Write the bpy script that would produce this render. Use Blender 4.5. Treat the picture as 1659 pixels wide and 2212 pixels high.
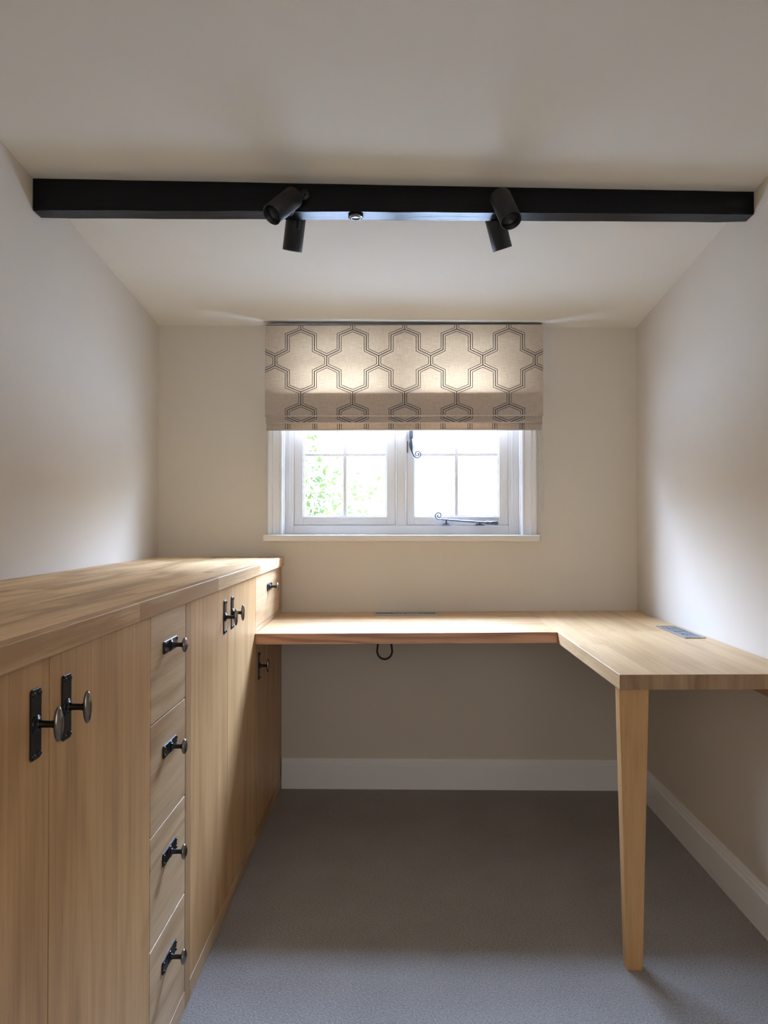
import bpy, bmesh, math, random
from mathutils import Vector, Matrix

for o in list(bpy.data.objects):
    bpy.data.objects.remove(o, do_unlink=True)
scene = bpy.context.scene
COL = scene.collection

# ---------------------------------------------------------------- camera
CAM_H = 1.1407
cam_d = bpy.data.cameras.new('camera')
cam_d.sensor_fit = 'VERTICAL'
cam_d.sensor_height = 36.0
cam_d.lens = 1600 / 2212 * 36.0
cam_d.clip_start = 0.02
cam = bpy.data.objects.new('camera', cam_d)
COL.objects.link(cam)
cam.location = (0, 0, CAM_H)
cam.rotation_euler = (math.pi / 2 + 0.0127, 0, 0.0172)
scene.camera = cam

# ---------------------------------------------------------------- world, light, exposure
SKY = 138.0
SKY_STOPS = [(0.0, (0.0115, 0.012, 0.0128)), (1.0, (0.64, 0.88, 1.36)), (0.13, (0.012, 0.0128, 0.014)),
             (0.26, (0.15, 0.175, 0.22)), (0.50, (0.60, 0.80, 1.18))]
FILL = 24.0
world = bpy.data.worlds.new('overcast_sky')
scene.world = world
world.use_nodes = True
bg = world.node_tree.nodes['Background']
# bright overcast sky: paler near the horizon, bluer and stronger overhead
_nt = world.node_tree
_tc = _nt.nodes.new('ShaderNodeTexCoord')
_sp = _nt.nodes.new('ShaderNodeSeparateXYZ')
_cr = _nt.nodes.new('ShaderNodeValToRGB')
_nt.links.new(_tc.outputs['Generated'], _sp.inputs[0])
_nt.links.new(_sp.outputs[2], _cr.inputs[0])
_els = _cr.color_ramp.elements
for _i, (_p, _c) in enumerate(SKY_STOPS):
    _e = _els[_i] if _i < 2 else _els.new(_p)
    _e.position = _p
    _e.color = (*_c, 1)
_nt.links.new(_cr.outputs[0], bg.inputs[0])
bg.inputs[1].default_value = SKY

vs = scene.view_settings
vs.view_transform = 'Standard'
vs.look = 'None'
vs.gamma = 1.0
vs.use_curve_mapping = False
vs.exposure = 0.0


def area(name, loc, rot, sx, sy, power, color):
    d = bpy.data.lights.new(name, 'AREA')
    d.shape = 'RECTANGLE'
    d.size, d.size_y = sx, sy
    d.energy = power
    d.color = color
    o = bpy.data.objects.new(name, d)
    COL.objects.link(o)
    o.location, o.rotation_euler = loc, rot
    return o


portal = area('window_portal', (0.03, 3.315, 1.5), (-math.pi / 2, 0, 0), 1.15, 0.95, 1.0, (1, 1, 1))
portal.data.cycles.is_portal = True
# soft fill lamp added behind the viewpoint to lift the ambient light
area('room_fill', (0.0, -2.2, 1.45), (math.pi / 2 + 0.3, 0, 0), 1.7, 1.7, FILL, (1.0, 0.985, 0.955))


# ---------------------------------------------------------------- materials
def new_mat(name):
    m = bpy.data.materials.new(name)
    m.use_nodes = True
    nt = m.node_tree
    nt.nodes.clear()
    out = nt.nodes.new('ShaderNodeOutputMaterial')
    return m, nt, out


def N(nt, kind, **kw):
    n = nt.nodes.new(kind)
    for k, v in kw.items():
        setattr(n, k, v)
    return n


def setin(n, **kw):
    for k, v in kw.items():
        n.inputs[k.replace('_', ' ')].default_value = v
    return n


def principled(nt, out, color, rough=0.5, metal=0.0, spec=0.5):
    b = N(nt, 'ShaderNodeBsdfPrincipled')
    if color is not None:
        b.inputs['Base Color'].default_value = (*color, 1)
    b.inputs['Roughness'].default_value = rough
    b.inputs['Metallic'].default_value = metal
    b.inputs['Specular IOR Level'].default_value = spec
    nt.links.new(b.outputs[0], out.inputs[0])
    return b


def noise_bump(nt, b, scale, strength, dist=0.001, detail=3, vec=None):
    n = N(nt, 'ShaderNodeTexNoise')
    n.inputs['Scale'].default_value = scale
    n.inputs['Detail'].default_value = detail
    if vec is None:
        tc = N(nt, 'ShaderNodeTexCoord')
        vec = tc.outputs['Object']
    nt.links.new(vec, n.inputs['Vector'])
    bp = N(nt, 'ShaderNodeBump')
    bp.inputs['Strength'].default_value = strength
    bp.inputs['Distance'].default_value = dist
    nt.links.new(n.outputs[0], bp.inputs['Height'])
    nt.links.new(bp.outputs[0], b.inputs['Normal'])
    return n


def paint(name, color, rough=0.6, bump=0.15, scale=220, spec=0.3, var=0.03):
    m, nt, out = new_mat(name)
    b = principled(nt, out, color, rough, 0, spec)
    tc = N(nt, 'ShaderNodeTexCoord')
    n = N(nt, 'ShaderNodeTexNoise')
    n.inputs['Scale'].default_value = 2.5
    n.inputs['Detail'].default_value = 4
    nt.links.new(tc.outputs['Object'], n.inputs['Vector'])
    mx = N(nt, 'ShaderNodeMix', data_type='RGBA')
    mx.inputs['A'].default_value = (*[c * (1 - var) for c in color], 1)
    mx.inputs['B'].default_value = (*[min(1, c * (1 + var)) for c in color], 1)
    nt.links.new(n.outputs[0], mx.inputs['Factor'])
    nt.links.new(mx.outputs['Result'], b.inputs['Base Color'])
    if bump:
        noise_bump(nt, b, scale, bump, 0.0006, 4, tc.outputs['Object'])
    return m


def math_n(nt, op, a, b=None, c=None):
    n = N(nt, 'ShaderNodeMath', operation=op)
    for i, v in enumerate((a, b, c)):
        if v is None:
            continue
        if isinstance(v, (int, float)):
            n.inputs[i].default_value = v
        else:
            nt.links.new(v, n.inputs[i])
    return n.outputs[0]


def oak(name, axis='Z', stave=0.0, stave_len=0.9, light=(0.60, 0.40, 0.215), dark=(0.43, 0.265, 0.13),
        ring=22.0, ring_amt=0.35, var=0.5, rough=0.42, cross='auto', fibre=1.0, spec=0.5, knots=False):
    """oiled oak: fibres run along `axis`; stave>0 glues boards of that width"""
    m, nt, out = new_mat(name)
    b = principled(nt, out, None, rough, 0, spec)
    tc = N(nt, 'ShaderNodeTexCoord')
    oi = N(nt, 'ShaderNodeObjectInfo')
    sp = N(nt, 'ShaderNodeSeparateXYZ')
    nt.links.new(tc.outputs['Object'], sp.inputs[0])
    X, Y, Z = sp.outputs
    rnd = oi.outputs['Random']
    along, c1, c2 = {'X': (X, Y, Z), 'Y': (Y, X, Z), 'Z': (Z, Y, X)}[axis]
    if cross == 'swap':
        c1, c2 = c2, c1
    if cross == 'swapx':
        c1, c2 = X, Y
    seed = math_n(nt, 'MULTIPLY', rnd, 31.7)
    tone = None
    if stave:
        row = math_n(nt, 'FLOOR', math_n(nt, 'DIVIDE', math_n(nt, 'ADD', c1, 0.013), stave))
        wn = N(nt, 'ShaderNodeTexWhiteNoise', noise_dimensions='1D')
        nt.links.new(row, wn.inputs['W'])
        colx = math_n(nt, 'FLOOR', math_n(nt, 'ADD', math_n(nt, 'DIVIDE', along, stave_len),
                                          math_n(nt, 'MULTIPLY', wn.outputs['Value'], 5.3)))
        wn2 = N(nt, 'ShaderNodeTexWhiteNoise', noise_dimensions='2D')
        cb = N(nt, 'ShaderNodeCombineXYZ')
        nt.links.new(row, cb.inputs[0])
        nt.links.new(colx, cb.inputs[1])
        nt.links.new(cb.outputs[0], wn2.inputs['Vector'])
        tone = wn2.outputs['Value']
        seed = math_n(nt, 'ADD', seed, math_n(nt, 'MULTIPLY', tone, 17.0))

    def grain(sa, sc, detail=4, rough_=0.55, dist=0.0):
        cb = N(nt, 'ShaderNodeCombineXYZ')
        nt.links.new(math_n(nt, 'MULTIPLY', along, sa), cb.inputs[0])
        nt.links.new(math_n(nt, 'MULTIPLY', c1, sc), cb.inputs[1])
        nt.links.new(math_n(nt, 'MULTIPLY', c2, sc), cb.inputs[2])
        n = N(nt, 'ShaderNodeTexNoise', noise_dimensions='4D')
        n.inputs['Scale'].default_value = 1.0
        n.inputs['Detail'].default_value = detail
        n.inputs['Roughness'].default_value = rough_
        n.inputs['Distortion'].default_value = dist
        nt.links.new(cb.outputs[0], n.inputs['Vector'])
        nt.links.new(seed, n.inputs['W'])
        return n.outputs[0]

    big = grain(0.9, 6.0, 2, 0.4)
    rings = math_n(nt, 'SINE', math_n(nt, 'MULTIPLY', big, ring * 3.1))
    rings = math_n(nt, 'MULTIPLY_ADD', rings, 0.5, 0.5)
    rings = math_n(nt, 'POWER', rings, 2.2)
    fib = grain(3.5, 120.0, 5, 0.7)
    broad = grain(0.6, 14.0, 3, 0.5)
    pores = grain(14.0, 420.0, 2, 0.5)
    v = math_n(nt, 'MULTIPLY', rings, ring_amt)
    v = math_n(nt, 'MULTIPLY_ADD', math_n(nt, 'SUBTRACT', fib, 0.5), 1.5 * fibre, v)
    v = math_n(nt, 'MULTIPLY_ADD', math_n(nt, 'SUBTRACT', broad, 0.5), 1.3, v)
    pm = N(nt, 'ShaderNodeMapRange')
    pm.inputs['From Min'].default_value = 0.60
    pm.inputs['From Max'].default_value = 0.72
    nt.links.new(pores, pm.inputs['Value'])
    v = math_n(nt, 'MULTIPLY_ADD', pm.outputs[0], 0.35, v)
    v = math_n(nt, 'ADD', v, 0.22)
    if tone is not None:
        v = math_n(nt, 'MULTIPLY_ADD', math_n(nt, 'SUBTRACT', tone, 0.5), var, v)
    if knots:
        kn = grain(5.0, 22.0, 1, 0.3)
        km = N(nt, 'ShaderNodeMapRange')
        km.inputs['From Min'].default_value = 0.66
        km.inputs['From Max'].default_value = 0.80
        nt.links.new(kn, km.inputs['Value'])
        v = math_n(nt, 'MULTIPLY_ADD', km.outputs[0], 0.9, v)
    mx = N(nt, 'ShaderNodeMix', data_type='RGBA', clamp_factor=True)
    mx.inputs['A'].default_value = (*light, 1)
    mx.inputs['B'].default_value = (*dark, 1)
    nt.links.new(v, mx.inputs['Factor'])
    nt.links.new(mx.outputs['Result'], b.inputs['Base Color'])
    bp = N(nt, 'ShaderNodeBump')
    bp.inputs['Strength'].default_value = 0.12
    bp.inputs['Distance'].default_value = 0.0006
    nt.links.new(fib, bp.inputs['Height'])
    nt.links.new(bp.outputs[0], b.inputs['Normal'])
    return m


M = {}
M['wall'] = paint('greige_wall_paint', (0.69, 0.62, 0.535), 0.75, 0.12, 260, 0.2)
M['ceiling'] = paint('ceiling_paint', (0.785, 0.74, 0.655), 0.8, 0.12, 240, 0.2)
M['white'] = paint('white_woodwork_gloss', (0.86, 0.86, 0.87), 0.32, 0.03, 60, 0.5, 0.01)
M['sill'] = paint('cream_sill_paint', (0.74, 0.69, 0.64), 0.4, 0.03, 60, 0.45, 0.01)
M['outer'] = paint('outside_render', (0.5, 0.47, 0.42), 0.9, 0.3, 60)
M['door_oak'] = oak('oak_veneer_vertical', 'Z', ring_amt=0.28, ring=13, light=(0.68, 0.40, 0.175), dark=(0.40, 0.21, 0.08))
M['drawer_oak'] = oak('oak_drawer_front', 'Y', stave=0.0, ring=15, ring_amt=0.55, light=(0.66, 0.455, 0.26),
                      dark=(0.40, 0.235, 0.11), cross='swap')
M['edge_strip'] = oak('oak_desk_front_edge', 'X', ring=30, ring_amt=0.7, light=(0.72, 0.39, 0.235), dark=(0.38, 0.18, 0.10), rough=0.4)
M['end_grain'] = oak('oak_end_grain', 'Z', stave=0.09, stave_len=9.0, ring=30, ring_amt=0.35, var=0.9, cross='swapx',
                     light=(0.42, 0.27, 0.145), dark=(0.24, 0.135, 0.065), rough=0.5)
M['work_oak'] = oak('oak_worktop_staves', 'Y', stave=0.082, stave_len=0.62, ring=9, ring_amt=0.5, var=0.55,
                    light=(0.88, 0.60, 0.32), dark=(0.46, 0.265, 0.115), rough=0.48, spec=0.35, knots=True)
M['desk_oak_x'] = oak('oak_desk_staves_across', 'X', stave=0.085, stave_len=1.1, ring=12, ring_amt=0.3, var=0.35,
                      light=(0.66, 0.425, 0.21), dark=(0.42, 0.225, 0.10), rough=0.38)
M['desk_oak_y'] = oak('oak_desk_staves_along', 'Y', stave=0.09, stave_len=0.9, ring=10, ring_amt=0.35, var=0.55,
                      light=(0.74, 0.50, 0.265), dark=(0.50, 0.305, 0.145), rough=0.42)
M['edge_oak'] = oak('oak_side_stile', 'Z', ring_amt=0.1, light=(0.489, 0.289, 0.136), dark=(0.354, 0.193, 0.088))
M['leg_oak'] = oak('oak_leg', 'Z', stave=0.0, ring_amt=0.2, light=(0.603, 0.347, 0.140), dark=(0.416, 0.217, 0.080))
M['carcass'] = oak('oak_carcass', 'Z', light=(0.520, 0.318, 0.144), dark=(0.374, 0.212, 0.088))

# carpet
m, nt, out = new_mat('grey_twist_carpet')
b = principled(nt, out, None, 0.95, 0, 0.1)
tc = N(nt, 'ShaderNodeTexCoord')
n1 = N(nt, 'ShaderNodeTexNoise'); setin(n1, Scale=210.0, Detail=4.0, Roughness=0.7)
n2 = N(nt, 'ShaderNodeTexNoise'); setin(n2, Scale=5.0, Detail=3.0)
n3 = N(nt, 'ShaderNodeTexVoronoi'); setin(n3, Scale=240.0)
for n in (n1, n2, n3):
    nt.links.new(tc.outputs['Object'], n.inputs['Vector'])
v = math_n(nt, 'MULTIPLY_ADD', n1.outputs[0], 2.6, -0.95)
v = math_n(nt, 'MULTIPLY_ADD', n2.outputs[0], 0.35, v)
mx = N(nt, 'ShaderNodeMix', data_type='RGBA', clamp_factor=True)
mx.inputs['A'].default_value = (0.20, 0.18, 0.165, 1)
mx.inputs['B'].default_value = (0.45, 0.42, 0.395, 1)
nt.links.new(v, mx.inputs['Factor'])
nt.links.new(mx.outputs['Result'], b.inputs['Base Color'])
bp = N(nt, 'ShaderNodeBump'); setin(bp, Strength=0.8, Distance=0.004)
nt.links.new(math_n(nt, 'MULTIPLY_ADD', n3.outputs['Distance'], -0.6, n1.outputs[0]), bp.inputs['Height'])
nt.links.new(bp.outputs[0], b.inputs['Normal'])
b.inputs['Sheen Weight'].default_value = 0.15
M['carpet'] = m

# metals, black paint, plastics
def metal(name, color, rough, bump=0.0, mtl=1.0):
    m, nt, out = new_mat(name)
    b = principled(nt, out, color, rough, mtl, 0.5)
    if bump:
        noise_bump(nt, b, 160, bump, 0.0008, 3)
    return m
M['pewter'] = metal('aged_pewter', (0.13, 0.12, 0.115), 0.27, 0.15)
M['knob'] = metal('worn_pewter_knob', (0.27, 0.25, 0.235), 0.25, 0.1)
M['gunmetal'] = metal('gunmetal_plate', (0.05, 0.052, 0.058), 0.3, 0.3)
M['iron'] = metal('pewter_iron', (0.10, 0.115, 0.15), 0.42, 0.3, 0.8)
M['steel'] = metal('brushed_steel', (0.42, 0.43, 0.46), 0.35)
M['socket_dark'] = metal('dark_socket_plastic', (0.07, 0.075, 0.085), 0.45, 0, 0.0)
M['socket_grey'] = metal('grey_socket_plastic', (0.22, 0.23, 0.25), 0.45, 0, 0.0)
M['cable'] = metal('black_cable', (0.012, 0.012, 0.014), 0.5, 0, 0.0)
M['spot'] = metal('matt_black_spotlight', (0.0045, 0.005, 0.006), 0.5, 0, 0.0)
M['reflector'] = metal('dark_reflector', (0.02, 0.02, 0.022), 0.35, 0, 0.3)
M['chain'] = metal('chain_beads', (0.72, 0.69, 0.65), 0.35, 0, 0.3)
M['headrail'] = metal('headrail_grey', (0.10, 0.10, 0.10), 0.5, 0, 0.0)

m, nt, out = new_mat('black_beam_paint')
b = principled(nt, out, (0.0025, 0.0028, 0.0042), 0.29, 0, 0.17)
tc = N(nt, 'ShaderNodeTexCoord')
mp = N(nt, 'ShaderNodeMapping'); mp.inputs['Scale'].default_value = (6, 60, 60)
nt.links.new(tc.outputs['Object'], mp.inputs[0])
noise_bump(nt, b, 1.5, 0.5, 0.0015, 6, mp.outputs[0])
M['beam'] = m

# glass: clear, lets daylight straight through, thin reflection
m, nt, out = new_mat('window_glass')
gl = N(nt, 'ShaderNodeBsdfGlossy'); setin(gl, Roughness=0.0)
tr = N(nt, 'ShaderNodeBsdfTransparent'); tr.inputs[0].default_value = (0.96, 0.97, 0.97, 1)
ms = N(nt, 'ShaderNodeMixShader'); ms.inputs[0].default_value = 0.06
nt.links.new(tr.outputs[0], ms.inputs[1]); nt.links.new(gl.outputs[0], ms.inputs[2])
nt.links.new(ms.outputs[0], out.inputs[0])
M['glass'] = m

# blind linen + printed line (both let light through)
def cloth(name, col, col2, trans, trans_col):
    m, nt, out = new_mat(name)
    tc = N(nt, 'ShaderNodeTexCoord')
    fs = []
    for sc in ((25, 1, 420), (420, 1, 25)):
        mp = N(nt, 'ShaderNodeMapping'); mp.inputs['Scale'].default_value = sc
        nt.links.new(tc.outputs['Object'], mp.inputs[0])
        n = N(nt, 'ShaderNodeTexNoise'); setin(n, Scale=1.0, Detail=3.0)
        nt.links.new(mp.outputs[0], n.inputs['Vector'])
        fs.append(n.outputs[0])
    f = math_n(nt, 'ADD', fs[0], fs[1])
    f = math_n(nt, 'MULTIPLY_ADD', f, 1.7, -1.2)
    mx = N(nt, 'ShaderNodeMix', data_type='RGBA', clamp_factor=True)
    mx.inputs['A'].default_value = (*col, 1); mx.inputs['B'].default_value = (*col2, 1)
    nt.links.new(f, mx.inputs['Factor'])
    d = N(nt, 'ShaderNodeBsdfDiffuse'); nt.links.new(mx.outputs['Result'], d.inputs[0])
    t = N(nt, 'ShaderNodeBsdfTranslucent')
    m2 = N(nt, 'ShaderNodeMix', data_type='RGBA', blend_type='MULTIPLY'); m2.inputs['Factor'].default_value = 1.0
    m2.inputs['B'].default_value = (*trans_col, 1)
    nt.links.new(mx.outputs['Result'], m2.inputs['A'])
    nt.links.new(m2.outputs['Result'], t.inputs[0])
    ms = N(nt, 'ShaderNodeMixShader'); ms.inputs[0].default_value = trans
    nt.links.new(d.outputs[0], ms.inputs[1]); nt.links.new(t.outputs[0], ms.inputs[2])
    nt.links.new(ms.outputs[0], out.inputs[0])
    return m
M['linen'] = cloth('beige_linen', (0.62, 0.53, 0.45), (0.47, 0.395, 0.33), 0.16, (1.0, 0.80, 0.55))
M['line_dark'] = cloth('navy_print', (0.045, 0.05, 0.062), (0.075, 0.078, 0.09), 0.12, (0.9, 0.8, 0.6))
M['line_grey'] = cloth('grey_print', (0.13, 0.132, 0.14), (0.10, 0.10, 0.11), 0.15, (0.9, 0.8, 0.6))

M['hem'] = cloth('lit_hem', (0.80, 0.73, 0.67), (0.68, 0.61, 0.55), 0.3, (1.0, 0.9, 0.8))  # paler than the linen: light caught along the edge, put into the colour

m, nt, out = new_mat('leaf')
d = N(nt, 'ShaderNodeBsdfDiffuse'); d.inputs[0].default_value = (0.012, 0.016, 0.007, 1)
t = N(nt, 'ShaderNodeBsdfTranslucent'); t.inputs[0].default_value = (0.024, 0.034, 0.006, 1)
ms = N(nt, 'ShaderNodeMixShader'); ms.inputs[0].default_value = 0.45
nt.links.new(d.outputs[0], ms.inputs[1]); nt.links.new(t.outputs[0], ms.inputs[2])
nt.links.new(ms.outputs[0], out.inputs[0])
M['leaf'] = m
M['bark'] = paint('bark', (0.16, 0.12, 0.09), 0.9, 0.6, 40)
M['paving'] = paint('pale_paving', (0.46, 0.455, 0.44), 0.95, 0.5, 30, 0.1, 0.3)  # unseen ground, made pale to bounce light up onto the ceiling


# ---------------------------------------------------------------- mesh helpers
ORIGIN = {}


class MB:
    def __init__(self):
        self.bm = bmesh.new()
        self.mi = 0

    def _faces(self, vs, faces):
        out = []
        for f in faces:
            try:
                fc = self.bm.faces.new([vs[i] for i in f])
                fc.material_index = self.mi
                out.append(fc)
            except ValueError:
                pass
        return out

    def hexa(self, pts, bevel=0.0, seg=2):
        """8 points: bottom ring 0-3, top ring 4-7"""
        vs = [self.bm.verts.new(p) for p in pts]
        fs = self._faces(vs, [(3, 2, 1, 0), (4, 5, 6, 7), (0, 1, 5, 4), (1, 2, 6, 5), (2, 3, 7, 6), (3, 0, 4, 7)])
        if bevel > 0:
            es = list({e for f in fs for e in f.edges})
            bmesh.ops.bevel(self.bm, geom=es, offset=bevel, segments=seg, affect='EDGES', profile=0.5,
                            clamp_overlap=True)
        return self

    def box(self, x0, x1, y0, y1, z0, z1, bevel=0.0, seg=2):
        return self.hexa([(x0, y0, z0), (x1, y0, z0), (x1, y1, z0), (x0, y1, z0),
                          (x0, y0, z1), (x1, y0, z1), (x1, y1, z1), (x0, y1, z1)], bevel, seg)

    def frame(self, p, d):
        d = Vector(d).normalized()
        up = Vector((0, 0, 1)) if abs(d.z) < 0.95 else Vector((1, 0, 0))
        a = d.cross(up).normalized()
        return d, a, a.cross(d).normalized()

    def tube(self, pts, r, seg=12, caps=True, sx=1.0):
        pts = [Vector(p) for p in pts]
        n = len(pts)
        rr = r if isinstance(r, (list, tuple)) else [r] * n
        rings = []
        prev = None
        for i, p in enumerate(pts):
            t = (pts[min(i + 1, n - 1)] - pts[max(i - 1, 0)]).normalized()
            if prev is None:
                _, a, bb = self.frame(p, t)
            else:
                a = (prev - t * prev.dot(t)).normalized()
                bb = a.cross(t).normalized()
            prev = a
            rings.append([self.bm.verts.new(p + (a * math.cos(k * 2 * math.pi / seg) * sx +
                                                 bb * math.sin(k * 2 * math.pi / seg)) * rr[i]) for k in range(seg)])
        for i in range(n - 1):
            for k in range(seg):
                f = self.bm.faces.new((rings[i][k], rings[i][(k + 1) % seg], rings[i + 1][(k + 1) % seg], rings[i + 1][k]))
                f.smooth = True
                f.material_index = self.mi
        if caps:
            for rg in (rings[0][::-1], rings[-1]):
                f = self.bm.faces.new(rg)
                f.material_index = self.mi
        return self

    def lathe(self, prof, origin, axis, seg=32, ax_scale=(1.0, 1.0), ref=None):
        """prof: (radius, height along axis); ax_scale squashes the two radial directions"""
        d = Vector(axis).normalized()
        if ref is not None:
            a = Vector(ref)
            a = (a - d * a.dot(d)).normalized()
            bb = d.cross(a)
        else:
            _, a, bb = self.frame(origin, d)
        o = Vector(origin)
        rings = []
        for r, h in prof:
            if r < 1e-6:
                rings.append([self.bm.verts.new(o + d * h)])
            else:
                rings.append([self.bm.verts.new(o + d * h + (a * math.cos(k * 2 * math.pi / seg) * ax_scale[0] +
                              bb * math.sin(k * 2 * math.pi / seg) * ax_scale[1]) * r) for k in range(seg)])
        for i in range(len(rings) - 1):
            A, B = rings[i], rings[i + 1]
            for k in range(seg):
                k2 = (k + 1) % seg
                if len(A) == 1 and len(B) == 1:
                    continue
                if len(A) == 1:
                    f = self.bm.faces.new((A[0], B[k2], B[k]))
                elif len(B) == 1:
                    f = self.bm.faces.new((A[k], A[k2], B[0]))
                else:
                    f = self.bm.faces.new((A[k], A[k2], B[k2], B[k]))
                f.smooth = True
                f.material_index = self.mi
        return self

    def extrude(self, poly, fn, t0, t1):
        """poly of (u,v), fn(u,v,t)->xyz, swept from t0 to t1"""
        a = [self.bm.verts.new(fn(u, v, t0)) for u, v in poly]
        c = [self.bm.verts.new(fn(u, v, t1)) for u, v in poly]
        n = len(poly)
        for k in range(n):
            self.bm.faces.new((a[k], a[(k + 1) % n], c[(k + 1) % n], c[k])).material_index = self.mi
        self.bm.faces.new(a[::-1]).material_index = self.mi
        self.bm.faces.new(c).material_index = self.mi
        return self

    def build(self, name, mats, parent=None, label=None, smooth_angle=None):
        bm = self.bm
        bmesh.ops.recalc_face_normals(bm, faces=bm.faces)
        off = Vector((0, 0, 0))
        if parent is not None:
            off = ORIGIN[parent.name]
            bmesh.ops.translate(bm, verts=bm.verts, vec=-off)
        me = bpy.data.meshes.new(name)
        bm.to_mesh(me)
        bm.free()
        for mm in (mats if isinstance(mats, (list, tuple)) else [mats]):
            me.materials.append(mm)
        o = bpy.data.objects.new(name, me)
        COL.objects.link(o)
        if parent is not None:
            o.parent = parent
        ORIGIN[o.name] = off
        if label:
            o['label'] = label
        return o


def empty(name, loc):
    o = bpy.data.objects.new(name, None)
    COL.objects.link(o)
    o.location = loc
    o.empty_display_size = 0.05
    ORIGIN[o.name] = Vector(loc)
    return o


def thing(o, label, category, group=None):
    o['label'] = label
    o['category'] = category
    if group:
        o['group'] = group
    return o


def structure(o):
    o['kind'] = 'structure'
    return o


# ---------------------------------------------------------------- room shell
XL, XR, YB, YF = -1.032, 1.026, 3.185, -3.0
WO_L, WO_R, WO_B, WO_T = -0.492, 0.535, 1.060, 1.945      # window opening in the back wall


def ceil_z(x, y):
    yy = max(y, -0.2)
    return 1.981 - 0.0094 * x + 0.1108 * (YB - yy)


structure(MB().box(XL - 0.1, XR + 0.1, YF - 0.1, YB + 0.13, -0.12, 0.0).build('floor', M['carpet']))
TOP = 2.60
mb = MB()
mb.box(XL - 0.1, XL, YF - 0.1, YB, 0.0, TOP)
structure(mb.build('wall_left', M['wall']))
mb = MB()
mb.box(XR, XR + 0.1, YF - 0.1, YB, 0.0, TOP)
structure(mb.build('wall_right', M['wall']))
mb = MB()
mb.box(XL, XR, YF - 0.1, YF, 0.0, TOP)
structure(mb.build('wall_front', M['wall']))
mb = MB()
mb.mi = 0
for (a, c, z0, z1) in ((XL - 0.1, WO_L, 0, TOP), (WO_R, XR + 0.1, 0, TOP), (WO_L, WO_R, 0, WO_B), (WO_L, WO_R, WO_T, TOP)):
    mb.box(a, c, YB, YB + 0.12, z0, z1)
mb.mi = 1
for (a, c, z0, z1) in ((XL - 0.1, WO_L, -2.8, TOP + .2), (WO_R, XR + 0.1, -2.8, TOP + .2), (WO_L, WO_R, -2.8, WO_B), (WO_L, WO_R, WO_T, TOP + .2)):
    mb.box(a, c, YB + 0.1201, YB + 0.135, z0, z1)
structure(mb.build('wall_back', [M['wall'], M['outer']]))
# sloping ceiling, levelling out behind the viewpoint
mb = MB()
ys = [YF, -0.2, YB]
for y0, y1 in zip(ys[:-1], ys[1:]):
    lo = [(XL, y0), (XR, y0), (XR, y1), (XL, y1)]
    mb.hexa([(x, y, ceil_z(x, y)) for x, y in lo] + [(x, y, ceil_z(x, y) + 0.12) for x, y in lo])
structure(mb.build('ceiling', M['ceiling']))

# skirting boards with a moulded top
BP = [(0.0, 0.0), (0.018, 0.0), (0.018, 0.098), (0.016, 0.102), (0.0125, 0.104), (0.0125, 0.112), (0.009, 0.118),
      (0.0085, 0.123), (0.006, 0.127), (0.0, 0.127)]
structure(MB().extrude(BP, lambda u, v, t: (t, YB - u, v), -0.492, XR - 0.0185).build('baseboard_back', M['white']))
structure(MB().extrude(BP, lambda u, v, t: (XR - u, t, v), YF, YB - 0.0002).build('baseboard_right', M['white']))

# ground outside
structure(MB().box(-40, 40, YB + 0.14, 80, -2.9, -2.8).build('ground', M['paving']))

# roof overhang outside, above the window
structure(MB().box(XL - 0.6, XR + 0.6, YB + 0.1355, YB + 0.415, 2.06, 2.20).build('roof_eave', M['outer']))

# ---------------------------------------------------------------- window
win = empty('window_1', (0.02, YB, 1.056))
structure(win)
ZT = 1.90       # top of the sashes


def casing_profile(w):
    # u across the board from the opening outwards, v depth into the room
    return [(0, 0), (0, 0.012), (0.004, 0.015), (0.010, 0.015), (0.014, 0.011), (0.020, 0.013), (0.032, 0.016), (0.040, 0.021),
            (0.044, 0.017), (0.049, 0.018), (0.053, 0.024), (w - 0.003, 0.024), (w, 0.021), (w, 0)]


mb = MB()
mb.extrude(casing_profile(0.063), lambda u, v, t: (WO_L + 0.002 - u, YB - v, t), 1.0845, 1.962)
mb.extrude(casing_profile(0.063), lambda u, v, t: (WO_R - 0.002 + u, YB - v, t), 1.0845, 1.962)
mb.build('casing', M['white'], win)
MB().box(WO_L + 0.002, WO_R - 0.002, YB - 0.02, YB, 1.932, 1.962, 0.002).build('head_casing', M['white'], win)

mb = MB()   # fixed frame: jambs, head, bottom rail, mullion and their stops
F0, F1 = YB + 0.030, YB + 0.085
mb.box(WO_L, -0.4476, F0, F1, 1.084, WO_T, 0.0015)
mb.box(0.4838, WO_R, F0, F1, 1.084, WO_T, 0.0015)
mb.box(-0.4476, 0.4838, F0, F1, 1.084, 1.1238, 0.0015)
mb.box(-0.4476, 0.4838, F0, F1, ZT + 0.002, WO_T, 0.0015)
mb.box(-0.0057, 0.0437, F0, F1, 1.1225, ZT + 0.002, 0.0015)
for x in (-0.4695, 0.4965):                                   # narrow beads either side
    mb.box(x, x + 0.007, F0 - 0.006, F0, 1.1235, ZT, 0.0015)
for x in (-0.003, 0.034):
    mb.box(x, x + 0.006, F0 - 0.005, F0, 1.1235, ZT, 0.0015)
mb.box(WO_L, WO_L + 0.006, YB - 0.004, F0, 1.084, WO_T)
mb.box(WO_R - 0.006, WO_R, YB - 0.004, F0, 1.084, WO_T)
R0, R1 = YB + 0.0785, YB + 0.1                                  # rebate behind the sashes
for a, c, z0, z1 in ((WO_L, -0.435, 1.084, WO_T), (0.470, WO_R, 1.084, WO_T), (-0.018, 0.056, 1.084, WO_T),
                     (WO_L, WO_R, 1.084, 1.136), (WO_L, WO_R, ZT - 0.012, WO_T)):
    mb.box(a, c, R0, R1, z0, z1)
mb.build('window_frame', M['white'], win)

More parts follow.
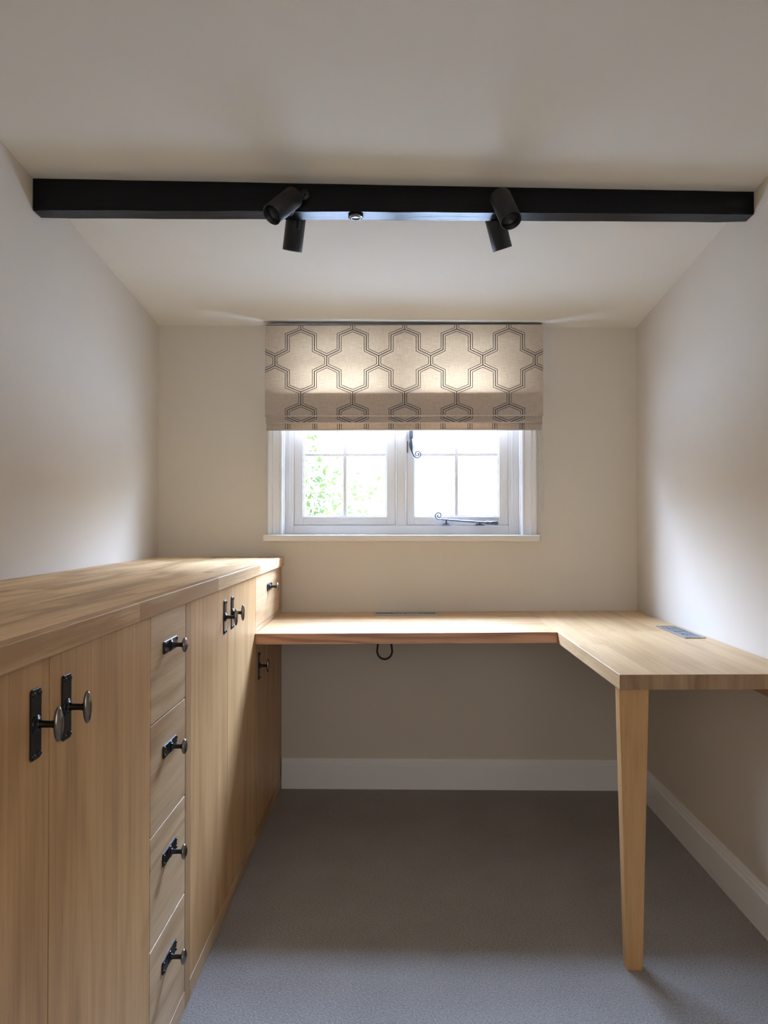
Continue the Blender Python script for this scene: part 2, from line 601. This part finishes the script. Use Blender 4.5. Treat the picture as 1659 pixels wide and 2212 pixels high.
mb = MB()
mb.box(-0.5685, 0.6065, YB - 0.056, YB, 1.0565, 1.0835, 0.005, 3)
mb.box(WO_L + .001, WO_R - .001, YB - 0.001, YB + 0.085, 1.0615, 1.0835)
mb.build('sill', M['sill'], win)


def sash(x0, x1, g0, g1):
    s0, s1 = YB + 0.037, YB + 0.078
    mb = MB()
    zb, zg, zt = 1.1246, 1.161, 1.865
    for a, c, z0, z1 in ((x0, g0, zb, ZT), (g1, x1, zb, ZT), (g0, g1, zb, zg), (g0, g1, zt, ZT)):
        mb.box(a, c, s0, s1, z0, z1, 0.0012)
    # moulded inner edge
    e = 0.006
    for a, c, z0, z1 in ((g0, g0 + e, zg, zt), (g1 - e, g1, zg, zt), (g0 + e, g1 - e, zg, zg + e), (g0 + e, g1 - e, zt - e, zt)):
        mb.box(a, c, s0 + 0.008, s1 - 0.006, z0, z1, 0.0015)
    s = mb.build('sash', M['white'], win)
    mb = MB()
    xm = (g0 + g1) / 2
    mb.box(xm - 0.0075, xm + 0.0075, s0 + 0.010, s1 - 0.008, zg + e, zt - e, 0.002)
    for z in (1.432, 1.703):
        for a, c in ((g0 + e, xm - 0.0075), (xm + 0.0075, g1 - e)):
            mb.box(a, c, s0 + 0.010, s1 - 0.008, z - 0.0065, z + 0.0065, 0.002)
    mb.build('glazing_bars', M['white'], s)
    MB().box(g0 + 0.001, g1 - 0.001, s0 + 0.0225, s0 + 0.0255, zg + 0.001, zt - 0.001).build('pane', M['glass'], s)
    return s


sash(-0.4468, -0.0065, -0.409, -0.044)
sash(0.0445, 0.4830, 0.0764, 0.4442)


def spiral(cx, cz, r0, r1, a0, turns, y, n=26):
    return [(cx + (r0 + (r1 - r0) * i / n) * math.cos(a0 + turns * 2 * math.pi * i / n), y,
             cz + (r0 + (r1 - r0) * i / n) * math.sin(a0 + turns * 2 * math.pi * i / n)) for i in range(n + 1)]


# casement fastener on the meeting stile: block, keep plate, curling tail
YI = YB + 0.037
mb = MB()
mb.box(0.0425, 0.0485, YI - 0.004, YI, 1.440, 1.490, 0.001)
mb.build('fastener_plate', M['iron'], win)
mb = MB()
mb.box(0.0545, 0.0705, YI - 0.020, YI - 0.002, 1.500, 1.534, 0.0015)
mb.tube([(0.0625, YI - 0.011, 1.502), (0.064, YI - 0.012, 1.490), (0.062, YI - 0.012, 1.478), (0.064, YI - 0.013, 1.464),
         (0.0655, YI - 0.014, 1.450), (0.069, YI - 0.015, 1.436), (0.0755, YI - 0.015, 1.424), (0.083, YI - 0.015, 1.417)],
        [0.0075, 0.006, 0.010, 0.0085, 0.005, 0.0035, 0.003, 0.0028], 10)
mb.tube(spiral(0.0905, 0.0 + 1.432, 0.0165, 0.003, math.radians(-118), 1.6, YI - 0.015), 0.0026, 8)
mb.build('casement_fastener', M['iron'], win)
# casement stay resting on two pins along the bottom rail
ys_ = YI - 0.022
mb = MB()
mb.tube([(0.437, ys_, 1.132), (0.41, ys_, 1.134), (0.36, ys_, 1.1375), (0.30, ys_, 1.141), (0.24, ys_, 1.1455),
         (0.205, ys_, 1.1485), (0.190, ys_, 1.150)], [0.004, 0.0042, 0.004, 0.0036, 0.0036, 0.0034, 0.003], 8)
mb.tube([(0.378, ys_, 1.1355), (0.392, ys_, 1.135), (0.402, ys_, 1.1345), (0.412, ys_, 1.134), (0.420, ys_, 1.1335)],
        [0.004, 0.008, 0.0055, 0.008, 0.0045], 8)
mb.box(0.418, 0.434, ys_ - 0.008, ys_ + 0.006, 1.125, 1.1415, 0.0015)
mb.tube(spiral(0.181, 1.1665, 0.0175, 0.003, math.radians(-70), -1.5, ys_), 0.0027, 8)
mb.build('casement_stay', M['iron'], win)
for x in (0.2135, 0.358):
    mb = MB()
    mb.box(x - 0.021, x + 0.021, YI - 0.028, YI - 0.002, 1.1228, 1.1262, 0.001)
    mb.tube([(x, ys_, 1.126), (x, ys_, 1.1455 - (x - 0.2135) * 0.05)], [0.005, 0.003], 10)
    mb.box(x - 0.014, x + 0.014, YI - 0.004, YI, 1.124, 1.131, 0.001)
    mb.build('stay_pin', M['iron'], win)

# ---------------------------------------------------------------- ceiling beam
BZ0, BZ1 = 2.0215, 2.13
mb = MB()
nseg = 24
rb = random.Random(4)
prev = None
rings = []
for i in range(nseg + 1):
    t = i / nseg
    x = XL + 0.0008 + (XR - XL - 0.0016) * t
    yf = 2.071 + 0.062 * t + rb.uniform(-0.0008, 0.0008)
    yb = yf + 0.052
    z0 = 2.0235 - 0.001 * t + rb.uniform(-0.0008, 0.0008)
    ring = [(x, yf, z0), (x, yb, z0 - 0.002), (x, yb, ceil_z(x, yb) - 0.001), (x, yf, ceil_z(x, yf) - 0.001)]
    rings.append([mb.bm.verts.new(p) for p in ring])
for i in range(nseg):
    for k in range(4):
        mb.bm.faces.new((rings[i][k], rings[i][(k + 1) % 4], rings[i + 1][(k + 1) % 4], rings[i + 1][k]))
mb.bm.faces.new(rings[0]); mb.bm.faces.new(rings[-1][::-1])
es = [e for e in mb.bm.edges if abs(e.verts[0].co.x - e.verts[1].co.x) > 0.01 and e.verts[0].co.z < 2.06]
bmesh.ops.bevel(mb.bm, geom=es, offset=0.003, segments=2, affect='EDGES')
beam = mb.build('ceiling_beam', M['beam'])
thing(beam, 'black painted timber beam running wall to wall across the sloping ceiling', 'beam')

# small round plate under the beam
pc = Vector((-0.118, 2.122, 2.0165))
plate = empty('round_cover_plate', pc)
thing(plate, 'small round metal cover plate with a rim under the black beam between the spotlights', 'cover plate')
MB().lathe([(0, 0), (0.022, 0), (0.022, -0.002), (0.019, -0.004), (0.0, -0.004)], pc + Vector((0, 0, 0.003)), (0, 0, 1)).build('plate_disc', M['pewter'], plate)
ringpts = [(pc.x + 0.013 * math.cos(a * math.pi / 12), pc.y + 0.013 * math.sin(a * math.pi / 12), pc.z - 0.002) for a in range(25)]
MB().tube(ringpts, 0.0018, 8, False).build('rim', M['steel'], plate)

# ---------------------------------------------------------------- spotlights
def spot_light(base, mouth, d, label, back=False):
    """base: fixing point on the beam face; mouth: centre of the open end; d: pointing direction"""
    d = Vector(d).normalized()
    mouth = Vector(mouth)
    L, R = 0.108, 0.0292
    tail = mouth - d * L
    t = empty('spotlight', base)
    thing(t, label, 'spotlight', 'black cylinder spotlights on the ceiling beam')
    prof = [(0, 0), (R - 0.004, 0), (R - 0.001, 0.0012), (R, 0.004), (R, L - 0.0005), (R - 0.0008, L), (R - 0.0022, L - 0.0004), (R - 0.0022, L - 0.02),
            (R - 0.003, L - 0.021), (R - 0.003, L - 0.028)]
    MB().lathe(prof, tail, d, 40).build('shade', M['spot'], t)
    MB().lathe([(R - 0.003, L - 0.021), (0.018, L - 0.030), (0.008, L - 0.034), (0, L - 0.034)], tail, d, 32).build('reflector', M['reflector'], t)
    base = Vector(base)
    n = Vector((0, 1 if back else -1, 0))
    MB().lathe([(0, 0), (0.015, 0), (0.015, 0.006), (0.012, 0.009), (0, 0.009)], base, n, 32).build('mounting_plate', M['spot'], t)
    j = tail + d * L * 0.42
    side = (base + n * 0.009 - j)
    side = side - d * side.dot(d)
    joint = j + side.normalized() * (R + 0.001)
    MB().tube([base + n * 0.006, base + n * 0.014, joint], 0.0055, 12).build('bracket', M['spot'], t)
    return t


# (placed below with measured mouths and directions)
SPOTS = [
    ((-0.262, 2.0925, 2.068), (-0.3403, 2.000, 1.9748), (-0.50, -0.52, -0.69), 'black spotlight on the front of the beam at left, tilted down and left', False),
    ((-0.285, 2.149, 2.052), (-0.3145, 2.215, 1.955), (-0.16, 0.28, -0.94), 'black spotlight hanging behind the left of the beam, tipped towards the window', True),
    ((0.296, 2.1085, 2.065), (0.3099, 2.000, 1.954), (0.21, -0.50, -0.84), 'black spotlight on the front of the beam at right, mouth turned down and right', False),
    ((0.290, 2.166, 2.052), (0.3170, 2.215, 1.956), (0.29, 0.28, -0.91), 'black spotlight hanging behind the right of the beam, leaning out to the right', True),
]
for a in SPOTS:
    spot_light(*a)

# ---------------------------------------------------------------- roman blind
BLX0, BLX1 = -0.5577, 0.6162
BLY = 3.120
blind = empty('roman_blind', (0.03, BLY, 1.528))
thing(blind, 'beige linen roman blind with grey interlocking outline pattern, drawn halfway over the window', 'roman blind')
PX = 0.2196           # repeat across
PZ = 0.318            # repeat down
AX0 = 0.0335          # x of a lower node
AZ0 = 1.9523          # z of its upper end
K = 0.00195 / 2.5136  # drawing unit to metres


def poly_cells():
    u = K
    c1 = [(0, 170), (74, 140), (74, 58), (141.5, 26), (141.5, -26), (74, -58), (74, -140), (0, -170),
          (-74, -140), (-74, -58), (-141.5, -26), (-141.5, 26), (-74, 58), (-74, 140)]
    c2 = [(0, 179), (67.5, 147), (67.5, 65), (141.5, 35), (141.5, -35), (67.5, -65), (67.5, -147), (0, -179),
          (-67.5, -147), (-67.5, -65), (-141.5, -35), (-141.5, 35), (-67.5, 65), (-67.5, 147)]
    return [(x * u, y * u) for x, y in c1], [(x * u, y * u) for x, y in c2]


def inset(poly, d):
    n = len(poly)
    out = []
    for i in range(n):
        p0, p1, p2 = Vector(poly[i - 1]), Vector(poly[i]), Vector(poly[(i + 1) % n])
        e1, e2 = (p1 - p0).normalized(), (p2 - p1).normalized()
        n1, n2 = Vector((e1.y, -e1.x)), Vector((e2.y, -e2.x))     # clockwise polygon: inside is on the right
        k = n1 + n2
        out.append(p1 + k * (d / max(0.3, 1 + n1.dot(n2))))
    return out


def clip_rect(q, x0, x1, z0, z1):
    for ax, lim, sgn in ((0, x0, 1), (0, x1, -1), (1, z0, 1), (1, z1, -1)):
        res = []
        for i in range(len(q)):
            a, c = q[i - 1], q[i]
            ia, ic = (a[ax] - lim) * sgn >= 0, (c[ax] - lim) * sgn >= 0
            if ia != ic:
                t = (lim - a[ax]) / (c[ax] - a[ax])
                res.append((a[0] + (c[0] - a[0]) * t, a[1] + (c[1] - a[1]) * t))
            if ic:
                res.append(c)
        q = res
        if len(q) < 3:
            return None
    return q


def pattern_quads():
    C1, C2 = poly_cells()
    quads = []

    def loop(poly, cx, cz, w, mi, closed=True):
        a = inset(poly, -w / 2)
        c = inset(poly, w / 2)
        n = len(poly)
        for i in range(n):
            j = (i + 1) % n
            quads.append(([(a[i][0] + cx, a[i][1] + cz), (a[j][0] + cx, a[j][1] + cz),
                           (c[j][0] + cx, c[j][1] + cz), (c[i][0] + cx, c[i][1] + cz)], mi))
    for i in range(-4, 5):
        for j in range(-1, 4):
            cx = AX0 + i * PX
            cz = AZ0 - 170 * K - j * PZ
            loop(C1, cx, cz, 0.0034, 1)
            loop(inset(C1, 0.0088), cx, cz, 0.0027, 2)
            cx2 = cx + PX / 2
            cz2 = cz - PZ / 2
            loop(inset(C2, 0.0088), cx2, cz2, 0.0027, 2)
            # short vertical stems joining the cells
            z1, z0 = cz - 170 * K, cz - PZ + 170 * K
            quads.append(([(cx - 0.0017, z0), (cx + 0.0017, z0), (cx + 0.0017, z1), (cx - 0.0017, z1)], 1))
    return quads


QUADS = pattern_quads()


def blind_strip(name, x0, x1, z0, z1, y, v_shift, parent, sag=0.0):
    """one flat face of cloth from z0 to z1; its print is the repeat moved down by v_shift"""
    mb = MB()
    nx, nz = 24, 6
    th = 0.0016
    g = {}
    for i in range(nx + 1):
        for j in range(nz + 1):
            x = x0 + (x1 - x0) * i / nx
            z = z0 + (z1 - z0) * j / nz
            yy = y
            for side in (0, 1):
                g[i, j, side] = mb.bm.verts.new((x, yy + side * th, z))
    for i in range(nx):
        for j in range(nz):
            mb.bm.faces.new((g[i, j, 0], g[i + 1, j, 0], g[i + 1, j + 1, 0], g[i, j + 1, 0]))
    for i in range(nx):     # turned hem
        pass
    bmesh.ops.delete(mb.bm, geom=[vv for vv in mb.bm.verts if not vv.link_faces], context='VERTS')
    if v_shift is not None:
        for q, mi in QUADS:
            c = clip_rect([(px, pz + v_shift) for px, pz in q], x0 + 0.0005, x1 - 0.0005, z0 + 0.001, z1 - 0.0005)
            if c:
                vs_ = [mb.bm.verts.new((px, y - 0.0004, pz)) for px, pz in c]
                try:
                    mb.bm.faces.new(vs_).material_index = mi
                except ValueError:
                    pass
    # rolled hem along the bottom edge
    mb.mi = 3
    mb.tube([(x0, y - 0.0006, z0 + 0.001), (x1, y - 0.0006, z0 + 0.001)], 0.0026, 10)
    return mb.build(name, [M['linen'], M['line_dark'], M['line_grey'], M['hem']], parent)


ZMAIN, ZF1, ZF2 = 1.5850, 1.5570, 1.5280
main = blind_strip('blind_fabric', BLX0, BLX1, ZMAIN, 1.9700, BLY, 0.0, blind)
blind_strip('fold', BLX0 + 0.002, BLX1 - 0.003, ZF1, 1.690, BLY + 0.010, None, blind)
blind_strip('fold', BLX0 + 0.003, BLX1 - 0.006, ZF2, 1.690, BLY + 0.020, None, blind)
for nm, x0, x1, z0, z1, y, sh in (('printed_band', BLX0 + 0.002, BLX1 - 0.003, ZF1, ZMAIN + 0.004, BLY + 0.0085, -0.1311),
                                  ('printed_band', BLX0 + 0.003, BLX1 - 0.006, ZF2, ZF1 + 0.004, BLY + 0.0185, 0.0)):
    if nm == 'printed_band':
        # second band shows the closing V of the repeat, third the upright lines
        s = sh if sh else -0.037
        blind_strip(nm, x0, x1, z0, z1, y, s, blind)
mb = MB()
mb.box(BLX0 + 0.004, BLX1 - 0.004, BLY + 0.006, YB - 0.027, 1.964, 1.9755, 0.001)
mb.build('headrail', M['headrail'], blind)
# bead chain: a loop hanging at the right-hand end
mb = MB()
cxs = (0.6075, 0.6175)
cy_ = BLY + 0.030
zlow = 1.183
pts = []
z = 1.958
while z > zlow:
    pts.append((cxs[0], cy_, z)); z -= 0.0062
for k in range(1, 5):
    a = math.pi + k * math.pi / 5
    pts.append(((cxs[0] + cxs[1]) / 2 + 0.005 * math.cos(a), cy_, zlow + 0.006 * math.sin(a)))
z = zlow
while z < 1.958:
    pts.append((cxs[1], cy_, z)); z += 0.0062
for p in pts:
    bmesh.ops.create_icosphere(mb.bm, subdivisions=1, radius=0.0025, matrix=Matrix.Translation(p))
mb.tube([(cxs[0], cy_, 1.962)] + [pts[i] for i in range(0, len(pts), 6)] + [(cxs[1], cy_, 1.962)], 0.0006, 5)
o = mb.build('bead_chain', M['chain'], blind)

# ---------------------------------------------------------------- fitted oak cabinets
XC = -0.4954      # faces of doors and drawers
XBK = XL + 0.004
ZTOP = 0.988
ZUND = 0.950      # underside of the worktop
TH = 0.020
GAP = 0.0014


def backplate(y, z, horizontal, parent):
    hw, hh = (0.0485, 0.0135) if horizontal else (0.0145, 0.0485)
    X0 = XC
    mb = MB()
    # plate with softened, chamfered corners
    c = 0.0035
    poly = [(-hw + c, -hh), (hw - c, -hh), (hw, -hh + c), (hw, hh - c), (hw - c, hh), (-hw + c, hh), (-hw, hh - c), (-hw, -hh + c)]
    a = [mb.bm.verts.new((X0 + 0.0002, y + u, z + v)) for u, v in poly]
    b_ = [mb.bm.verts.new((X0 + 0.0022, y + u, z + v)) for u, v in poly]
    c_ = [mb.bm.verts.new((X0 + 0.0030, y + u * (1 - 0.001 / hw), z + v * (1 - 0.001 / hh))) for u, v in poly]
    for A, B in ((a, b_), (b_, c_)):
        for k in range(8):
            mb.bm.faces.new((A[k], A[(k + 1) % 8], B[(k + 1) % 8], B[k]))
    mb.bm.faces.new(a[::-1]); mb.bm.faces.new(c_)
    ru, rv = hw - 0.0065, hh - 0.0055
    if not horizontal:
        ru, rv = hw - 0.0055, hh - 0.0065
    for su in (-1, 1):
        for sv in (-1, 1):
            mb.lathe([(0.0034, 0), (0.0031, 0.0012), (0.0019, 0.0024), (0, 0.0029)], (X0 + 0.003, y + su * ru, z + sv * rv), (1, 0, 0), 12)
    mb.lathe([(0.0125, 0.0), (0.0125, 0.0010), (0.0110, 0.0022), (0.0068, 0.0030), (0.0062, 0.0052)], (X0 + 0.0028, y, z), (1, 0, 0), 24)
    return mb.build('backplate', M['gunmetal'], parent, 'dark riveted metal backplate')


def knob(y, z, horizontal, parent):
    mb = MB()
    o = (XC + 0.006, y, z)
    mb.mi = 1
    mb.lathe([(0.0056, 0), (0.0050, 0.004), (0.0048, 0.018), (0.0056, 0.0205), (0.0056, 0.022)], o, (1, 0, 0), 20)
    mb.mi = 0
    ry, rz = (0.0145, 0.0163) if horizontal else (0.0100, 0.0245)
    n = 10
    prof = []
    for i in range(n + 1):
        a = -math.pi / 2 + math.pi * i / n
        r = math.cos(a)
        h = 0.0268 + (0.0062 if a > 0 else 0.0052) * math.sin(a)
        prof.append((max(r, 0.0) if 0 < i < n else 0.0, h))
    mb.lathe(prof, o, (1, 0, 0), 32, (ry, rz), ref=(0, 1, 0))
    return mb.build('knob', [M['knob'], M['gunmetal']], parent, 'worn pewter knob')


def carcass(y0, y1, ztop, parent, zbot=0.0):
    mb = MB()
    xf = XC - TH - 0.001
    t = 0.018
    mb.box(XBK, xf, y0 + 0.0005, y0 + t, zbot, ztop)
    mb.box(XBK, xf, y1 - t, y1 - 0.0005, zbot, ztop)
    mb.box(XBK, XBK + 0.008, y0 + t, y1 - t, zbot, ztop)
    mb.box(XBK + 0.008, xf, y0 + t, y1 - t, 0.046, 0.064)
    mb.box(XBK + 0.008, xf, y0 + t, y1 - t, ztop - t, ztop)
    return mb.build('carcass', M['carcass'], parent)


def plinth(y0, y1, parent):
    return MB().box(XC - TH, XC + 0.0008, y0 + 0.0004, y1 - 0.0004, 0.0, 0.0445, 0.0008).build('plinth', M['drawer_oak'], parent)


def front(name, y0, y1, z0, z1, parent, mat, handle):
    d = MB().box(XC - TH, XC, y0 + GAP, y1 - GAP, z0 + GAP, z1 - GAP, 0.0011).build(name, mat, parent)
    if handle:
        y, z, hor = handle
        backplate(y, z, hor, d)
        knob(y, z, hor, d)
    return d


def cab(label, y0, name='cupboard', cat='cupboard', group=None):
    c = empty(name, (XC - 0.25, y0, 0))
    return thing(c, label, cat, group)


# A: nearest pair of doors
A0, AM, A1 = 0.619, 1.0527, 1.4866
c = cab('tall oak double-door cupboard nearest the camera, left of the stack of drawers', A0)
carcass(A0, A1, ZUND - 0.001, c)
front('door', A0, AM, 0.046, ZUND - 0.001, c, M['door_oak'], (1.0085, 0.8635, False))
front('door', AM, A1, 0.046, ZUND - 0.001, c, M['door_oak'], (1.1030, 0.8635, False))
plinth(A0, A1, c)
# B: four drawers with a side stile
B1, B2 = 1.7345, 1.7769
c = cab('narrow oak chest of four drawers, each with a pewter knob, between two cupboards', A1, 'drawer_unit', 'drawers')
carcass(A1, B2, ZUND - 0.001, c)
zs = [0.0465, 0.2742, 0.5013, 0.7281, ZUND - 0.001]
kz = [0.196, 0.4229, 0.6508, 0.8717]
for k in range(4):
    front('drawer', A1, B1, zs[k], zs[k + 1], c, M['drawer_oak'], (1.612, kz[k], True))
MB().box(XC - TH, XC + 0.0006, B1 + 0.0008, B2 - 0.0008, 0.0, ZUND - 0.001, 0.0008).build('stile', M['edge_oak'], c)
MB().box(XC - TH, XC + 0.0008, A1 + 0.0004, B1 - 0.0004, 0.0, 0.0445, 0.0008).build('plinth', M['drawer_oak'], c)
# C: second pair of doors
CM, C1_ = 2.1681, 2.5962
c = cab('tall oak double-door cupboard between the stack of drawers and the desk', B2)
carcass(B2, C1_, ZUND - 0.001, c)
front('door', B2, CM, 0.046, ZUND - 0.001, c, M['door_oak'], (2.1262, 0.8655, False))
front('door', CM, C1_, 0.046, ZUND - 0.001, c, M['door_oak'], (2.2219, 0.8665, False))
plinth(B2, C1_, c)
# D: corner unit, drawer above desk level, door below it
D1 = YB - 0.003
c = cab('oak corner cupboard by the back wall, drawer above the desk, door below it', C1_)
carcass(C1_, D1, ZUND - 0.001, c)
front('drawer', C1_, 3.105, 0.7665, ZUND - 0.001, c, M['drawer_oak'], (2.868, 0.888, True))
front('door', C1_, D1 - 0.030, 0.046, 0.7060, c, M['door_oak'], (2.6580, 0.6225, False))
mb = MB()
mb.box(XC - TH, XC, C1_ + 0.0008, D1, 0.7075, 0.7655, 0.0006)
mb.build('rail', M['drawer_oak'], c)
mb = MB()
mb.box(XC - TH, XC, 3.1062, D1, 0.7668, ZUND - 0.001, 0.0006)
mb.box(XC - TH, XC, D1 - 0.0285, D1, 0.0455, 0.706, 0.0006)
mb.build('filler_strip', M['edge_oak'], c)
MB().box(XC - TH, XC + 0.0008, C1_ + 0.0004, YB - 0.0195, 0.0, 0.0445, 0.0008).build('plinth', M['drawer_oak'], c)

# continuous worktop over all four units
mb = MB()
mb.box(XL + 0.001, -0.4863, A0 - 0.004, YB - 0.002, ZUND, ZTOP, 0.0022, 2)
wt = mb.build('worktop', M['work_oak'])
thing(wt, 'long thick oak stave worktop lying over the row of cabinets at left', 'worktop')

# ---------------------------------------------------------------- L-shaped oak desk
desk = empty('corner_desk', (0.3, 2.5, 0))
thing(desk, 'L-shaped oak desk on one tapered leg, running under the window and along the right wall', 'desk')


def dz(x):
    return 0.749 + 0.0115 * (x + 0.495) / 1.52


DT = 0.038
JX, DYF, DYE = 0.5575, 2.581, 1.868


def slab(name, x0, x1, y0, y1, mat, edge):
    p = [(x0, y0), (x1, y0), (x1, y1), (x0, y1)]
    mb = MB().hexa([(x, y, dz(x) - DT) for x, y in p] + [(x, y, dz(x)) for x, y in p], 0.0014, 2)
    mb.bm.normal_update()
    for f in mb.bm.faces:
        if abs(f.normal.y) > 0.9:
            f.material_index = 1
    return mb.build(name, [mat, edge], desk)


slab('desktop', XC + 0.0006, JX - 0.0003, DYF, YB - 0.001, M['desk_oak_x'], M['edge_strip'])
slab('desktop', JX, XR - 0.001, DYE, YB - 0.001, M['desk_oak_y'], M['end_grain'])
zt = dz(0.6) - DT
mb = MB()
mb.hexa([(0.5845, 1.906, 0), (0.6245, 1.906, 0), (0.6245, 1.940, 0), (0.5845, 1.940, 0),
         (0.5615, 1.886, zt), (0.6365, 1.886, zt), (0.6365, 1.922, zt), (0.5615, 1.922, zt)], 0.0016, 2)
mb.build('leg', M['leg_oak'], desk)
MB().box(XR - 0.030, XR - 0.0005, 1.872, YB - 0.02, 0.669, dz(1.0) - DT - 0.0005, 0.001).build('wall_batten', M['edge_oak'], desk)
MB().box(XC + 0.001, XR - 0.031, YB - 0.026, YB - 0.0005, 0.672, dz(-0.49) - DT - 0.001, 0.001).build('wall_batten', M['edge_oak'], desk)


# flush power sockets let into the desk
def socket_unit(cx, cy, lx, ly, label):
    z = dz(cx)
    t = empty('desk_socket', (cx, cy, z))
    thing(t, label, 'power socket', 'flush power sockets in the desk')
    longx = lx > ly
    fw = 0.009
    mb = MB()
    x0, x1, y0, y1 = cx - lx / 2, cx + lx / 2, cy - ly / 2, cy + ly / 2
    zz = z + 0.0006
    for a, b_, c_, d_ in ((x0, x1, y0, y0 + fw), (x0, x1, y1 - fw, y1), (x0, x0 + fw, y0 + fw, y1 - fw), (x1 - fw, x1, y0 + fw, y1 - fw)):
        mb.box(a, b_, c_, d_, zz, zz + 0.0032, 0.0008)
    mb.build('frame', M['steel'], t)
    MB().box(x0 + fw, x1 - fw, y0 + fw, y1 - fw, zz, zz + 0.0012).build('socket_panel', M['socket_dark'], t)
    n = 4
    length = (lx if longx else ly) - 2 * fw
    wid = (ly if longx else lx) - 2 * fw
    for k in range(n):
        a = -length / 2 + length * (k + 0.5) / n
        s = length / n * 0.40
        w = wid / 2 - 0.006
        mb = MB()
        if longx:
            mb.box(cx + a - s, cx + a + s, cy - w, cy + w, zz + 0.0012, zz + 0.0024, 0.0008)
            pins = [(cx + a, cy + w * 0.5, 0.002, 0.005), (cx + a - s * .45, cy - w * 0.35, 0.005, 0.002), (cx + a + s * .45, cy - w * 0.35, 0.005, 0.002)]
        else:
            mb.box(cx - w, cx + w, cy + a - s, cy + a + s, zz + 0.0012, zz + 0.0024, 0.0008)
            pins = [(cx + w * 0.5, cy + a, 0.005, 0.002), (cx - w * 0.35, cy + a - s * .45, 0.002, 0.005), (cx - w * 0.35, cy + a + s * .45, 0.002, 0.005)]
        o = mb.build('socket_outlet', M['socket_grey'], t)
        mb = MB()
        for px, py, hx, hy in pins:
            mb.box(px - hx, px + hx, py - hy, py + hy, zz + 0.0024, zz + 0.0027)
        mb.build('pin_holes', M['cable'], o)
    return t


socket_unit(0.038, 3.108, 0.262, 0.074, 'grey flush power socket strip in the desk beneath the window')
socket_unit(0.972, 2.566, 0.068, 0.270, 'grey flush power socket strip in the desk beside the right wall')

# cable loop hanging below the desk
zc = dz(0.06) - DT
pts = []
for i in range(33):
    a = math.pi * i / 32
    w = 0.031
    x = -0.050 - w * math.cos(a)
    pts.append((x, 3.06, 0.607 - 0.034 * math.sin(a)))
pts = [(-0.072, 3.06, zc - 0.0005), (-0.069, 3.06, 0.68), (-0.0775, 3.06, 0.637)] + pts + [(-0.0225, 3.06, 0.637), (-0.031, 3.06, 0.68), (-0.028, 3.06, zc - 0.0005)]
cb = MB().tube(pts, 0.0042, 10).build('cable_loop', M['cable'])
thing(cb, 'loop of black cable hanging below the desk under the window', 'cable')

# ---------------------------------------------------------------- tree outside the left sash
tree = empty('garden_tree', (-1.9, 7.6, -2.8))
thing(tree, 'bright green leafy tree in the garden, seen through the left window sash', 'tree')
rt = random.Random(11)
mb = MB()
mb.tube([(-1.9, 7.6, -2.8), (-1.86, 7.58, -1.8), (-1.92, 7.6, -0.8), (-1.5, 7.62, 1.2)], [0.16, 0.13, 0.11, 0.07], 12)
mb.build('trunk', M['bark'], tree)
tips = []
mb = MB()
for k in range(64):
    a = rt.uniform(0, 2 * math.pi)
    el = rt.uniform(-0.5, 1.1)
    L = rt.uniform(1.0, 1.75)
    s = Vector((-1.5, 7.6, rt.uniform(-0.3, 1.1)))
    d = Vector((math.cos(a) * math.cos(el), math.sin(a) * math.cos(el), math.sin(el)))
    pts = [s]
    for i in range(1, 6):
        pts.append(s + d * L * i / 5 + Vector((rt.uniform(-.06, .06), rt.uniform(-.06, .06), rt.uniform(-.04, .1))) * i / 2)
    mb.tube(pts, [0.03, 0.022, 0.016, 0.012, 0.008, 0.004], 6)
    tips += pts[2:]
mb.build('branches', M['bark'], tree)
mb = MB()
for p in tips:
    for _ in range(19):
        c0 = p + Vector((rt.gauss(0, .17), rt.gauss(0, .17), rt.gauss(0, .15)))
        dd = Vector((rt.uniform(-1, 1), rt.uniform(-1, 1), rt.uniform(-1, .4))).normalized()
        s = rt.uniform(0.022, 0.04)
        q = dd.orthogonal().normalized()
        q = (Matrix.Rotation(rt.uniform(0, 6.28), 3, dd) @ q) * s * 0.55
        vv = [mb.bm.verts.new(c0 + x) for x in (Vector((0, 0, 0)), dd * s + q, dd * s * 2.2, dd * s - q)]
        mb.bm.faces.new(vv)
lf = mb.build('foliage', M['leaf'], tree)
lf['kind'] = 'stuff'
